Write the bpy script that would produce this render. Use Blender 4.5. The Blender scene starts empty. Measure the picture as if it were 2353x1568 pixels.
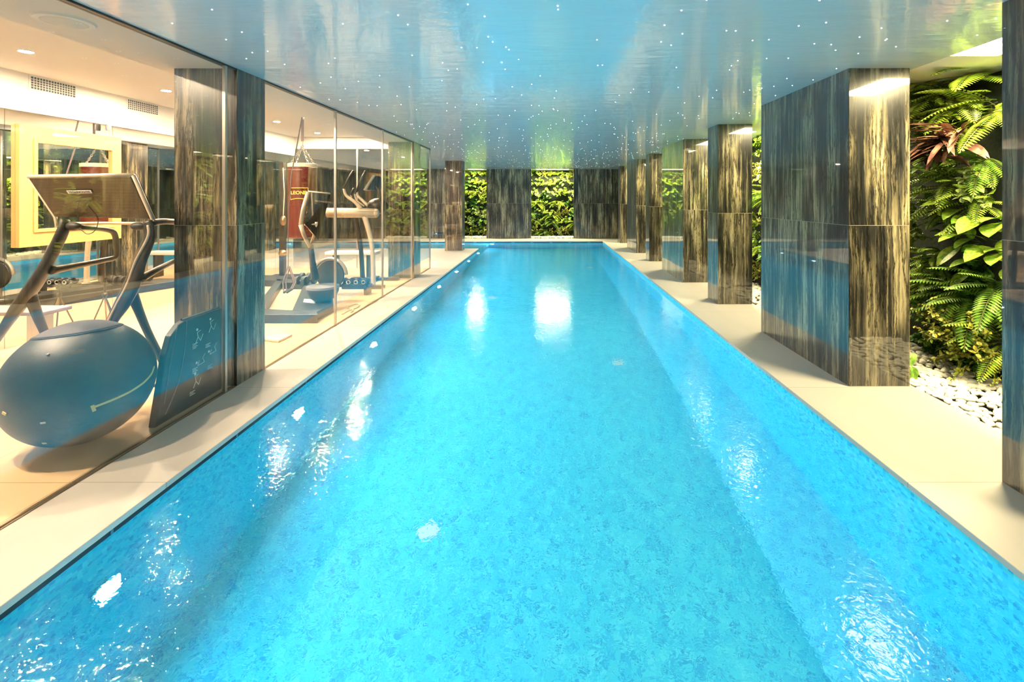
import bpy, math, random
from mathutils import Vector, Matrix
S = bpy.context.scene
PI = math.pi
F, VX, VY, EYE = 1100.0, 1257.0, 453.5, 1.43

# ------------------------------------------------------------------ camera, world, exposure, big lights
cam_d = bpy.data.cameras.new('camera'); cam = bpy.data.objects.new('camera', cam_d)
S.collection.objects.link(cam); S.camera = cam
cam.location = (0, 0, EYE); cam.rotation_euler = (PI/2, 0, 0)
cam_d.sensor_fit = 'HORIZONTAL'; cam_d.sensor_width = 36; cam_d.lens = 36*F/2353
cam_d.shift_x = (1176.5-VX)/2353; cam_d.shift_y = -(784-VY)/2353
cam_d.clip_start = .05; cam_d.clip_end = 100
w = bpy.data.worlds.new('world'); S.world = w; w.use_nodes = True
w.node_tree.nodes['Background'].inputs[0].default_value = (.75, .85, 1, 1)
w.node_tree.nodes['Background'].inputs[1].default_value = .05
S.view_settings.view_transform = 'Standard'; S.view_settings.look = 'None'
S.view_settings.exposure = 1.06; S.view_settings.gamma = 1
S.view_settings.use_curve_mapping = False
cy = S.cycles
cy.max_bounces = 8; cy.diffuse_bounces = 4; cy.glossy_bounces = 6; cy.transmission_bounces = 6
cy.transparent_max_bounces = 24; cy.sample_clamp_indirect = 6; cy.sample_clamp_direct = 0
cy.caustics_reflective = False; cy.caustics_refractive = True; cy.blur_glossy = 1.0
cy.use_denoising = True
POOL_W, GYM_W, GARDEN_W = 14, 1, 30       # lamp strengths
C_POOL, C_GYM, C_GARDEN = (.30, .77, 1), (1, .70, .40), (1, .82, .40)

def P(px, py, d): return Vector(((px-VX)/F*d, d, EYE-(py-VY)/F*d))
def Q(px, py, z): return P(px, py, (EYE-z)*F/(py-VY))

# ------------------------------------------------------------------ materials
def mat(name, col=(.5,.5,.5), rough=.5, metal=0, coat=0, spec=.5, bump=None, emit=None, fn=None, coat_rough=.03):
    m = bpy.data.materials.new(name); m.use_nodes = True
    nt = m.node_tree; b = nt.nodes['Principled BSDF']
    b.inputs['Base Color'].default_value = (*col, 1); b.inputs['Roughness'].default_value = rough
    b.inputs['Metallic'].default_value = metal; b.inputs['Coat Weight'].default_value = coat
    b.inputs['Coat Roughness'].default_value = coat_rough
    b.inputs['Specular IOR Level'].default_value = spec
    if emit:
        b.inputs['Emission Color'].default_value = (*emit[0], 1); b.inputs['Emission Strength'].default_value = emit[1]
    if bump:
        sc, st, *str_ = bump
        tc = nt.nodes.new('ShaderNodeTexCoord'); mp = nt.nodes.new('ShaderNodeMapping')
        if str_: mp.inputs['Scale'].default_value = str_[0]
        n = nt.nodes.new('ShaderNodeTexNoise'); n.inputs['Scale'].default_value = sc; n.inputs['Detail'].default_value = 3
        bp = nt.nodes.new('ShaderNodeBump'); bp.inputs['Strength'].default_value = st; bp.inputs['Distance'].default_value = .01
        nt.links.new(tc.outputs['Object'], mp.inputs[0]); nt.links.new(mp.outputs[0], n.inputs['Vector'])
        nt.links.new(n.outputs[0], bp.inputs['Height']); nt.links.new(bp.outputs[0], b.inputs['Normal'])
        if coat: nt.links.new(bp.outputs[0], b.inputs['Coat Normal'])
    if fn: fn(nt, b)
    return m
def N(nt, t, **k):
    n = nt.nodes.new('ShaderNode'+t)
    for a, v in k.items():
        if a.startswith('_'): setattr(n, a[1:], v)
        else: n.inputs[a].default_value = v
    return n
def ramp(nt, src, stops):
    r = nt.nodes.new('ShaderNodeValToRGB'); e = r.color_ramp.elements
    while len(e) < len(stops): e.new(.5)
    for i, (p, c) in enumerate(stops): e[i].position = p; e[i].color = (*c, 1)
    nt.links.new(src, r.inputs[0]); return r.outputs[0]

def stone_fn(seed, gain=1.0):
    def fn(nt, b):
        L = nt.links.new
        geo = N(nt, 'NewGeometry'); sep = N(nt, 'SeparateXYZ'); L(geo.outputs['Position'], sep.inputs[0])
        z2 = N(nt, 'Math', _operation='DIVIDE'); L(sep.outputs[2], z2.inputs[0]); z2.inputs[1].default_value = 1.215
        fl = N(nt, 'Math', _operation='FLOOR'); L(z2.outputs[0], fl.inputs[0])
        off = N(nt, 'Math', _operation='MULTIPLY'); L(fl.outputs[0], off.inputs[0]); off.inputs[1].default_value = 7.3
        xy = N(nt, 'Math', _operation='ADD'); L(sep.outputs[0], xy.inputs[0]); L(sep.outputs[1], xy.inputs[1])
        xa = N(nt, 'Math', _operation='ADD'); L(xy.outputs[0], xa.inputs[0]); L(off.outputs[0], xa.inputs[1])
        cb = N(nt, 'CombineXYZ'); L(xa.outputs[0], cb.inputs[0]); L(sep.outputs[2], cb.inputs[2]); cb.inputs[1].default_value = seed
        # the veins wander a little
        wn = N(nt, 'TexNoise', Scale=1.3, Detail=6.0, Roughness=.7); L(cb.outputs[0], wn.inputs['Vector'])
        ws = N(nt, 'Math', _operation='MULTIPLY_ADD'); L(wn.outputs[0], ws.inputs[0]); ws.inputs[1].default_value = .06; L(xa.outputs[0], ws.inputs[2])
        zz = N(nt, 'Math', _operation='MULTIPLY'); L(sep.outputs[2], zz.inputs[0]); zz.inputs[1].default_value = .032
        c2 = N(nt, 'CombineXYZ'); L(ws.outputs[0], c2.inputs[0]); L(zz.outputs[0], c2.inputs[2]); c2.inputs[1].default_value = seed*3.1
        n1 = N(nt, 'TexNoise', Scale=24.0, Detail=8.0, Roughness=.66, Distortion=.12); L(c2.outputs[0], n1.inputs['Vector'])
        z3 = N(nt, 'Math', _operation='MULTIPLY'); L(sep.outputs[2], z3.inputs[0]); z3.inputs[1].default_value = .25
        c3 = N(nt, 'CombineXYZ'); L(ws.outputs[0], c3.inputs[0]); L(z3.outputs[0], c3.inputs[2]); c3.inputs[1].default_value = 5+seed
        n2 = N(nt, 'TexNoise', Scale=5.0, Detail=4.0); L(c3.outputs[0], n2.inputs['Vector'])
        ad = N(nt, 'Math', _operation='MULTIPLY_ADD'); L(n2.outputs[0], ad.inputs[0]); ad.inputs[1].default_value = .75; L(n1.outputs[0], ad.inputs[2])
        g = gain
        col = ramp(nt, ad.outputs[0], [(.70, (.005*g,.005*g,.006*g)), (.80, (.022*g,.021*g,.020*g)), (.86, (.080*g,.068*g,.044*g)), (.94, (.19*g,.16*g,.094*g)), (1.0, (.36*g,.305*g,.185*g))])
        z4 = N(nt, 'Math', _operation='MULTIPLY'); L(sep.outputs[2], z4.inputs[0]); z4.inputs[1].default_value = .07
        c4_ = N(nt, 'CombineXYZ'); L(ws.outputs[0], c4_.inputs[0]); L(z4.outputs[0], c4_.inputs[2]); c4_.inputs[1].default_value = 11+seed
        n3 = N(nt, 'TexNoise', Scale=15.0, Detail=8.0, Roughness=.68); L(c4_.outputs[0], n3.inputs['Vector'])
        crack = ramp(nt, n3.outputs[0], [(.475,(1,1,1)), (.493,(.10,.09,.08)), (.507,(.10,.09,.08)), (.53,(1,1,1))])
        cm = N(nt, 'Mix', _data_type='RGBA', _blend_type='MULTIPLY'); cm.inputs[0].default_value = 1; L(col, cm.inputs[6]); L(crack, cm.inputs[7]); col = cm.outputs[2]
        fr = N(nt, 'Math', _operation='FRACT'); L(z2.outputs[0], fr.inputs[0])
        ab = N(nt, 'Math', _operation='LESS_THAN'); L(fr.outputs[0], ab.inputs[0]); ab.inputs[1].default_value = .003
        mx = N(nt, 'Mix', _data_type='RGBA'); L(ab.outputs[0], mx.inputs[0]); L(col, mx.inputs[6]); mx.inputs[7].default_value = (.34,.29,.2,1)
        L(mx.outputs[2], b.inputs['Base Color'])
    return fn
def tile_fn(c1, c2, mortar, w_, h_, msz=.003, noise=.08, axes='xy'):
    def fn(nt, b):
        L = nt.links.new
        geo = N(nt, 'NewGeometry'); br = N(nt, 'TexBrick', Scale=1.0)
        br.offset = 0.0; br.inputs['Brick Width'].default_value = w_; br.inputs['Row Height'].default_value = h_
        br.inputs['Mortar Size'].default_value = msz; br.inputs['Color1'].default_value = (*c1,1); br.inputs['Color2'].default_value = (*c2,1)
        br.inputs['Mortar'].default_value = (*mortar,1); L(geo.outputs['Position'], br.inputs['Vector'])
        n = N(nt, 'TexNoise', Scale=3.5, Detail=6.0); mp = N(nt, 'Mapping'); mp.inputs['Scale'].default_value = (1,.25,1)
        L(geo.outputs['Position'], mp.inputs[0]); L(mp.outputs[0], n.inputs['Vector'])
        r = ramp(nt, n.outputs[0], [(.3,(1-noise,)*3), (.7,(1,)*3)])
        mx = N(nt, 'Mix', _data_type='RGBA', _blend_type='MULTIPLY'); mx.inputs[0].default_value = 1
        L(br.outputs[0], mx.inputs[6]); L(r, mx.inputs[7]); L(mx.outputs[2], b.inputs['Base Color'])
    return fn
def mosaic_fn(nt, b):
    L = nt.links.new
    geo = N(nt, 'NewGeometry'); sc = N(nt, 'VectorMath', _operation='SCALE'); sc.inputs['Scale'].default_value = 1/.022
    ad = N(nt, 'VectorMath', _operation='ADD'); L(geo.outputs['Position'], ad.inputs[0]); ad.inputs[1].default_value = (.0013,.0017,.0011)
    L(ad.outputs[0], sc.inputs[0]); fl = N(nt, 'VectorMath', _operation='FLOOR'); L(sc.outputs[0], fl.inputs[0])
    wn = N(nt, 'TexWhiteNoise'); L(fl.outputs[0], wn.inputs['Vector'])
    col = ramp(nt, wn.outputs['Value'], [(0,(.03,.40,.70)), (.12,(.04,.52,.82)), (.35,(.06,.66,.88)), (.8,(.08,.74,.91)), (1,(.14,.80,.94))])
    L(col, b.inputs['Base Color'])
def glassy(name, f0, tint=(1,1,1), gloss=(1,1,1), rough=0, bump=None, power=5.0):
    m = bpy.data.materials.new(name); m.use_nodes = True; nt = m.node_tree; nt.nodes.clear(); L = nt.links.new
    out = N(nt, 'OutputMaterial'); mx = N(nt, 'MixShader'); tr = N(nt, 'BsdfTransparent'); gl = N(nt, 'BsdfGlossy')
    tr.inputs[0].default_value = (*tint,1); gl.inputs['Color'].default_value = (*gloss,1); gl.inputs['Roughness'].default_value = rough
    lw = N(nt, 'LayerWeight', Blend=.5)
    pw = N(nt, 'Math', _operation='POWER'); pw.inputs[1].default_value = power; L(lw.outputs['Facing'], pw.inputs[0])
    ma = N(nt, 'Math', _operation='MULTIPLY_ADD'); L(pw.outputs[0], ma.inputs[0]); ma.inputs[1].default_value = 1-f0; ma.inputs[2].default_value = f0
    L(ma.outputs[0], mx.inputs[0]); L(tr.outputs[0], mx.inputs[1]); L(gl.outputs[0], mx.inputs[2]); L(mx.outputs[0], out.inputs[0])
    if bump: bump(nt, [gl.inputs['Normal'], lw.inputs['Normal']])
    return m
def water_bump(nt, sockets):
    L = nt.links.new
    geo = N(nt, 'NewGeometry'); mp = N(nt, 'Mapping'); L(geo.outputs['Position'], mp.inputs[0]); mp.inputs['Scale'].default_value = (1,1,0)
    n1 = N(nt, 'TexNoise', Scale=27.0, Detail=2.0, Roughness=.55, Distortion=.5); L(mp.outputs[0], n1.inputs['Vector'])
    n2 = N(nt, 'TexNoise', Scale=2.2, Detail=2.0); L(mp.outputs[0], n2.inputs['Vector'])
    s = N(nt, 'Math', _operation='MULTIPLY_ADD'); L(n2.outputs[0], s.inputs[0]); s.inputs[1].default_value = 2.2; L(n1.outputs[0], s.inputs[2])
    bp = N(nt, 'Bump', Strength=1.0, Distance=.0020); L(s.outputs[0], bp.inputs['Height'])
    for k in sockets: L(bp.outputs[0], k)
def emission(name, col, st):
    m = bpy.data.materials.new(name); m.use_nodes = True; nt = m.node_tree; nt.nodes.clear()
    o = N(nt, 'OutputMaterial'); e = N(nt, 'Emission', Strength=st); e.inputs[0].default_value = (*col,1); nt.links.new(e.outputs[0], o.inputs[0])
    return m
def leaf_mat(name, c1, c2, rough=.45, scale=30, trans=.25):
    def fn(nt, b):
        L = nt.links.new
        tc = N(nt, 'TexCoord'); n = N(nt, 'TexNoise', Scale=float(scale), Detail=2.0); L(tc.outputs['Object'], n.inputs['Vector'])
        L(ramp(nt, n.outputs[0], [(.38,c1), (.62,c2)]), b.inputs['Base Color'])
        b.inputs['Subsurface Weight'].default_value = 0
    return mat(name, c1, rough, fn=fn, spec=.4)

M = {}
M['stone'] = mat('veined_stone', rough=.28, coat=1, spec=.4, fn=stone_fn(0), coat_rough=.015)
M['stone'].node_tree.nodes['Principled BSDF'].inputs['Coat IOR'].default_value = 1.68
M['stone_b'] = mat('veined_stone_fine', rough=.28, coat=1, spec=.4, fn=stone_fn(3.7, .85), coat_rough=.015)
M['stone_b'].node_tree.nodes['Principled BSDF'].inputs['Coat IOR'].default_value = 1.68
M['ceiling'] = mat('stretch_ceiling', (.82,.91,.97), .4, coat=1, bump=(11, .35, (.3,1,1)), coat_rough=.07)
M['ceiling'].node_tree.nodes['Principled BSDF'].inputs['Coat IOR'].default_value = 1.55
M['plaster'] = mat('white_plaster', (.82,.80,.76), .8, bump=(60,.05))
M['dark_wall'] = mat('planting_felt', (.012,.018,.008), .95, bump=(40,.5))
M['coping'] = mat('limestone_slabs', rough=.45, fn=tile_fn((.54,.50,.45),(.51,.47,.42),(.34,.30,.25),4.0,1.2,.003))
M['gym_floor'] = mat('gym_floor_planks', rough=.3, fn=tile_fn((.70,.50,.29),(.74,.54,.32),(.36,.24,.12),.6,1.2,.003,.18))
M['mosaic'] = mat('pool_mosaic', rough=.35, fn=mosaic_fn)
M['gutter'] = mat('gutter_shadow_gap', (.008,.012,.02), .6)
M['gutter_blue'] = mat('gutter_clip', (.05,.16,.26), .4)
M['glass'] = glassy('glass', .085, tint=(.985,.98,.96))
def water_fn():
    m = bpy.data.materials.new('water'); m.use_nodes = True; nt = m.node_tree; nt.nodes.clear()
    o = N(nt, 'OutputMaterial'); g = N(nt, 'BsdfGlass', IOR=1.33, Roughness=.02); g.inputs['Color'].default_value = (.93,.985,1,1)
    nt.links.new(g.outputs[0], o.inputs[0]); water_bump(nt, [g.inputs['Normal']]); return m
M['water'] = water_fn()
M['mirror'] = mat('mirror', (.90,.89,.84), .01, metal=1)
M['steel'] = mat('brushed_steel', (.60,.56,.50), .32, metal=1)
M['chrome'] = mat('chrome', (.8,.8,.8), .12, metal=1)
M['bronze'] = mat('bronze_profile', (.30,.22,.14), .35, metal=1)
M['dark_metal'] = mat('dark_metal', (.06,.055,.05), .35, metal=.6)
M['champagne'] = mat('champagne_paint', (.62,.52,.40), .35, metal=.4)
M['graphite'] = mat('graphite_paint', (.022,.02,.018), .45, metal=0, coat=.15)
M['black'] = mat('black_rubber', (.02,.02,.022), .55)
M['grey'] = mat('grey_plastic', (.22,.22,.24), .45)
M['white'] = mat('white_print', (.85,.85,.82), .6)
M['ball'] = mat('charcoal_vinyl', (.014,.02,.028), .42, bump=(250,.15))
M['ball_top'] = mat('charcoal_fabric', (.045,.042,.055), .7, bump=(300,.2))
M['yellow'] = mat('yellow_strap', (.78,.66,.22), .6)
M['board'] = mat('dark_board', (.014,.02,.03), .4, coat=.3)
M['oak'] = mat('pale_oak', (.60,.34,.12), .45, bump=(14,.1,(1,1,8)))
M['maroon'] = mat('maroon_leather', (.085,.010,.007), .35, coat=.4, bump=(90,.12))
M['gold'] = mat('gold_print', (.75,.50,.08), .5)
M['cream'] = mat('cream_plastic', (.72,.62,.46), .35, coat=.3)
M['screen'] = mat('dark_screen', (.012,.012,.014), .06, coat=1)
M['screen_lit'] = mat('lit_display', (.1,.3,.3), .2, emit=((.3,.75,.7), .8))
M['strap'] = mat('grey_webbing', (.20,.16,.18), .8)
M['pebble'] = mat('white_marble_pebble', (.74,.70,.62), .4, bump=(30,.1))
M['lamp'] = emission('lamp_face', (1,.78,.54), 2500)
M['garden_lamp'] = emission('garden_lamp_face', (1,.94,.72), 25)
M['far_lamp'] = emission('far_lamp_face', (1,.88,.5), 110)
M['pool_lamp'] = emission('pool_lamp_face', (.85,.97,1), 40)
M['star'] = emission('star_point', (.9,.95,1), 2.4)
def perf(nt, b):
    L = nt.links.new
    tc = N(nt, 'TexCoord'); v = N(nt, 'TexVoronoi', Scale=85.0, Randomness=0.0); L(tc.outputs['Object'], v.inputs['Vector'])
    L(ramp(nt, v.outputs['Distance'], [(.25,(.004,.003,.001)), (.38,(.032,.021,.006))]), b.inputs['Base Color'])
M['perforated'] = mat('perforated_panel', rough=.5, coat=.15, fn=perf)
M['star'].cycles.emission_sampling = 'NONE'
LM = {
 'lime': leaf_mat('lime_leaf', (.16,.30,.02), (.36,.46,.04)), 'fern': leaf_mat('fern_leaf', (.22,.36,.03), (.42,.54,.06)),
 'dark': leaf_mat('deep_green_leaf', (.035,.12,.015), (.09,.23,.03)), 'mid': leaf_mat('mid_green_leaf', (.10,.24,.025), (.22,.36,.04)),
 'gold': leaf_mat('golden_leaf', (.50,.42,.05), (.16,.24,.03), scale=45), 'brown': leaf_mat('purple_brown_leaf', (.07,.025,.02), (.26,.13,.09), scale=14),
 'pale': leaf_mat('pale_leaf', (.42,.48,.16), (.26,.36,.08)), 'spot': leaf_mat('speckled_leaf', (.10,.28,.02), (.42,.52,.05), scale=38),
 'stem': leaf_mat('stem_green', (.05,.09,.02), (.10,.10,.03))}

# ------------------------------------------------------------------ mesh helpers
class MB:
    def __init__(s): s.v = []; s.f = []; s.m = []; s.mi = 0
    def add(s, vs, fs):
        o = len(s.v); s.v += [tuple(v) for v in vs]; s.f += [tuple(i+o for i in f) for f in fs]; s.m += [s.mi]*len(fs)
        return s
    def box(s, a, b):
        x0,y0,z0 = (min(a[i],b[i]) for i in range(3)); x1,y1,z1 = (max(a[i],b[i]) for i in range(3))
        return s.add([(x0,y0,z0),(x1,y0,z0),(x1,y1,z0),(x0,y1,z0),(x0,y0,z1),(x1,y0,z1),(x1,y1,z1),(x0,y1,z1)],
              [(3,2,1,0),(4,5,6,7),(0,1,5,4),(1,2,6,5),(2,3,7,6),(3,0,4,7)])
    def loft(s, rings, cap=True):
        n = len(rings[0]); vs = [v for r in rings for v in r]; fs = []
        for i in range(len(rings)-1):
            for j in range(n):
                k = (j+1) % n; fs.append((i*n+j, i*n+k, (i+1)*n+k, (i+1)*n+j))
        if cap: fs += [tuple(range(n-1,-1,-1)), tuple(range((len(rings)-1)*n, len(rings)*n))]
        return s.add(vs, fs)
    def prism(s, pts, ext):
        pts = [Vector(p) for p in pts]; e = Vector(ext); return s.loft([pts, [p+e for p in pts]])
    def slab(s, pts, th):                       # polygon with thickness along its normal
        pts = [Vector(p) for p in pts]; n = (pts[1]-pts[0]).cross(pts[2]-pts[0]).normalized()*th
        return s.loft([pts, [p+n for p in pts]])
    def tube(s, pts, r, n=10, flat=1.0, smooth=0, up=(0,0,1)):
        pts = [Vector(p) for p in pts]
        rs = list(r) if isinstance(r, (list,tuple)) else [r]*len(pts)
        if smooth:
            q, qr = [], []
            for i in range(len(pts)-1):
                a,b,c,d = pts[max(i-1,0)], pts[i], pts[i+1], pts[min(i+2,len(pts)-1)]
                for k in range(smooth):
                    t = k/smooth
                    q.append(.5*((2*b)+(c-a)*t+(2*a-5*b+4*c-d)*t*t+(3*b-a-3*c+d)*t**3)); qr.append(rs[i]*(1-t)+rs[i+1]*t)
            q.append(pts[-1]); qr.append(rs[-1]); pts, rs = q, qr
        T = [(pts[min(i+1,len(pts)-1)]-pts[max(i-1,0)]).normalized() for i in range(len(pts))]
        u = Vector(up); u = u - T[0]*u.dot(T[0])
        if u.length < 1e-3: u = Vector((1,0,0)) - T[0]*T[0].x
        u.normalize(); rings = []
        for p, t, rr in zip(pts, T, rs):
            u = (u - t*u.dot(t)).normalized(); v = t.cross(u)
            rings.append([p + u*math.cos(2*PI*k/n)*rr + v*math.sin(2*PI*k/n)*rr*flat for k in range(n)])
        return s.loft(rings)
    def lathe(s, c, prof, n=32, axis=(0,0,1), cap=True):
        c = Vector(c); ax = Vector(axis).normalized(); u = ax.orthogonal().normalized(); v = ax.cross(u)
        rings = [[c + ax*h + (u*math.cos(2*PI*k/n)+v*math.sin(2*PI*k/n))*max(r,1e-4) for k in range(n)] for r, h in prof]
        return s.loft(rings, cap)
    def ellipsoid(s, c, r, n=20, m=12):
        c = Vector(c)
        return s.loft([[c+Vector((r[0]*math.sin(a)*math.cos(2*PI*k/n), r[1]*math.sin(a)*math.sin(2*PI*k/n), -r[2]*math.cos(a))) for k in range(n)]
                       for a in [max(1e-3,min(PI-1e-3,PI*i/m)) for i in range(m+1)]])
    def leaf(s, p, d, up, L, W, droop=.3, seg=4, fold=.15, shape=.45):
        p = Vector(p); d = Vector(d).normalized(); up = Vector(up); side = d.cross(up)
        if side.length < 1e-3: side = d.orthogonal()
        side.normalize(); nn = side.cross(d).normalized(); vs = [p]; fs = []
        for i in range(1, seg+1):
            t = i/seg; d = (d + Vector((0,0,-droop/seg))).normalized(); p = p + d*(L/seg)
            if i == seg: vs.append(p); break
            wd = W*.5*math.sin(PI*t**(.5/shape*.9))**.8 if 0 < t < 1 else 0
            vs += [p - side*wd + nn*wd*fold*2, p, p + side*wd + nn*wd*fold*2]
        fs += [(0,2,1),(0,3,2)]
        for i in range(seg-2):
            a = 1+i*3; fs += [(a,a+1,a+4,a+3),(a+1,a+2,a+5,a+4)]
        a = 1+(seg-2)*3; e = len(vs)-1; fs += [(a,a+1,e),(a+1,a+2,e)]
        return s.add(vs, fs)
    def build(s, name, mats, parent=None, smooth=False, bevel=0, kind=None):
        me = bpy.data.meshes.new(name); me.from_pydata(s.v, [], s.f)
        mats = mats if isinstance(mats, (list,tuple)) else [mats]
        for m in mats: me.materials.append(m)
        if len(mats) > 1: me.polygons.foreach_set('material_index', s.m)
        if smooth: me.polygons.foreach_set('use_smooth', [True]*len(me.polygons))
        me.update()
        o = bpy.data.objects.new(name, me); S.collection.objects.link(o)
        if smooth == 'auto':
            me.polygons.foreach_set('use_smooth', [True]*len(me.polygons)); me.set_sharp_from_angle(angle=math.radians(40))
        if bevel:
            b = o.modifiers.new('bevel','BEVEL'); b.width = bevel; b.segments = 3; b.limit_method = 'ANGLE'
        if parent: o.parent = parent
        if kind: o['kind'] = kind
        return o
def tag(o, label, cat, group=None):
    o['label'] = label; o['category'] = cat
    if group: o['group'] = group
    return o
def recentre(o, c):                              # move a mesh's origin to c
    c = Vector(c)
    for v in o.data.vertices: v.co -= c
    o.location = c; return o
def thing(name, loc, label, cat, group=None):
    o = bpy.data.objects.new(name, None); S.collection.objects.link(o); o.location = loc; o.empty_display_size = .1
    return tag(o, label, cat, group)
def part(mb, name, m, parent, **k):              # mesh made in world coordinates, parented to a thing
    o = mb.build(name, m, None, **k); o.parent = parent
    p = parent; off = Vector((0,0,0))
    while p: off += p.location; p = p.parent
    for v in o.data.vertices: v.co -= off
    return o
def struct(mb, name, m, **k): return mb.build(name, m, kind='structure', **k)
def area(name, loc, rot, size, power, col, parent=None, size_y=None, spread=None):
    l = bpy.data.lights.new(name, 'AREA'); l.energy = power; l.color = col; l.size = size
    if size_y: l.shape = 'RECTANGLE'; l.size_y = size_y
    if spread: l.spread = spread
    o = bpy.data.objects.new(name, l); S.collection.objects.link(o); o.location = loc; o.rotation_euler = rot
    if parent: o.parent = parent; o.location = Vector(loc)-parent.location
    return o
def text(body, name, m, size, origin, xdir, ydir, parent, ext=.0006, bold=0.0):
    c = bpy.data.curves.new(name, 'FONT'); c.body = body; c.size = size; c.extrude = ext; c.align_x = 'CENTER'; c.align_y = 'CENTER'; c.offset = bold
    c.materials.append(m); o = bpy.data.objects.new(name, c); S.collection.objects.link(o)
    x = Vector(xdir).normalized(); y = Vector(ydir); y = (y-x*y.dot(x)).normalized(); z = x.cross(y)
    mt = Matrix((x,y,z)).transposed().to_4x4(); mt.translation = Vector(origin)
    me = bpy.data.meshes.new_from_object(o); bpy.data.objects.remove(o)
    o = bpy.data.objects.new(name, me); S.collection.objects.link(o); o.matrix_world = mt
    if parent:
        o.parent = parent; off = Vector((0,0,0)); p = parent
        while p: off += p.location; p = p.parent
        o.location = Vector(origin)-off
    return o

# ------------------------------------------------------------------ shell dimensions
ZC = EYE+.975; XL, XR = -1.92, 1.82; WZ = -.057; YF = 15.62; YB = -1.2
GX, GM, GH, GE = -2.36, -5.10, EYE+1.21, 9.65       # glass plane, mirror plane, gym ceiling, gym end
SOF = -2.95; PX0, PX1 = 2.28, 2.74; WALLX = 3.50; YW = 16.6; LX = -9.0; BACK = -2.6
LY0 = 13.35                                         # near edge of the pool's left arm

# pool basin: cross-section swept along its length
mb = MB()
prof = [(XR,-.03),(XR,-1.12),(1.35,-1.42),(-1.35,-1.42),(XL+.02,-1.32),(XL,-1.3),(XL,-.03)]
def wallstrip(a, b, y0, y1): mb.add([(a[0],y0,a[1]),(b[0],y0,b[1]),(b[0],y1,b[1]),(a[0],y1,a[1])], [(0,1,2,3)])
for a, b in zip(prof[:-2], prof[1:-1]): wallstrip(a, b, YB, YF)
wallstrip(prof[-2], prof[-1], YB, LY0)
wallstrip((XL,-1.3), (XL,-.45), LY0, YF)
mb.add([(LX+.5,LY0,-.45),(XL,LY0,-.45),(XL,YF,-.45),(LX+.5,YF,-.45)], [(0,1,2,3)])
mb.add([(LX+.5,LY0,-.45),(XL,LY0,-.45),(XL,LY0,-.03),(LX+.5,LY0,-.03)], [(0,1,2,3)])
mb.add([(LX+.5,YF,-.03),(XR,YF,-.03),(XR,YF,-1.45),(LX+.5,YF,-1.45)], [(0,1,2,3)])
mb.add([(XL,YB,-.03),(XR,YB,-.03),(XR,YB,-1.45),(XL,YB,-1.45)], [(0,1,2,3)])
mb.add([(LX+.5,YF,-.03),(LX+.5,LY0,-.03),(LX+.5,LY0,-.5),(LX+.5,YF,-.5)], [(0,1,2,3)])
pool = mb.build('pool_basin', M['mosaic'], kind='structure')
# water surface (the L of the pool)
mb = MB().add([(XL-.02,YB,WZ),(XR+.02,YB,WZ),(XR+.02,YF+.02,WZ),(XL-.02,YF+.02,WZ)], [(0,1,2,3)])
mb.add([(LX+.5,LY0-.02,WZ),(XL-.02,LY0-.02,WZ),(XL-.02,YF+.02,WZ),(LX+.5,YF+.02,WZ)], [(0,1,2,3)])
water = mb.build('water', M['water'], kind='structure')

# floors and copings
T = -.03
mb = MB(); mb.box((XR-.012,BACK,T),(PX1+.03,YW,0)); struct(mb, 'floor_right', M['coping'], bevel=.004)
mb = MB(); mb.box((GX+.0,BACK,T),(XL+.012,LY0+.012,0)); struct(mb, 'floor_left', M['coping'], bevel=.004)
mb = MB(); mb.box((LX,GE+.02,T),(GX,LY0+.012,0)); struct(mb, 'floor_side', M['coping'])
mb = MB(); mb.box((LX,YF-.012,T),(XR-.012,YW+.06,0)); struct(mb, 'floor_far', M['coping'], bevel=.004)
mb = MB(); mb.box((XL+.012,BACK,T),(XR-.012,YB+.01,0)); struct(mb, 'floor_near', M['coping'])
mb = MB(); mb.box((GM-.05,BACK,-.03),(GX,GE+.02,-.002)); struct(mb, 'floor_gym', M['gym_floor'])
mb = MB(); mb.box((PX1+.03,BACK,-.12),(WALLX,18.2,-.05)); mb.box((LX,YW+.06,-.12),(PX1+.03,18.2,-.05)); struct(mb, 'floor_planting', M['dark_wall'])
# overflow gutter: black gap under the coping, with small clips
mb = MB(); mb.box((XL-.003,YB,-.055),(XL+.004,LY0,-.031)); mb.box((LX+.6,YF-.004,-.055),(XR,YF+.004,-.031)); mb.box((LX+.6,LY0-.003,-.055),(XL,LY0+.003,-.031))
struct(mb, 'trim_gutter', M['gutter'])
mb = MB()
for i in range(12): mb.box((XR-.5-i*.62,YF-.009,-.055),(XR-.5-i*.62+.09,YF+.006,-.030))
for i in range(16): mb.box((XL-.003,.4+i*.85,-.055),(XL+.006,.4+i*.85+.014,-.030))
struct(mb, 'trim_gutter_clips', M['gutter_blue'])
# gym skirting profile under the glass
mb = MB(); mb.box((GX-.018,BACK,0),(GX-.006,GE,.006)); mb.box((GX+.008,BACK,0),(GX+.014,GE,.004)); struct(mb, 'trim_glass_channel', M['bronze'])

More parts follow.
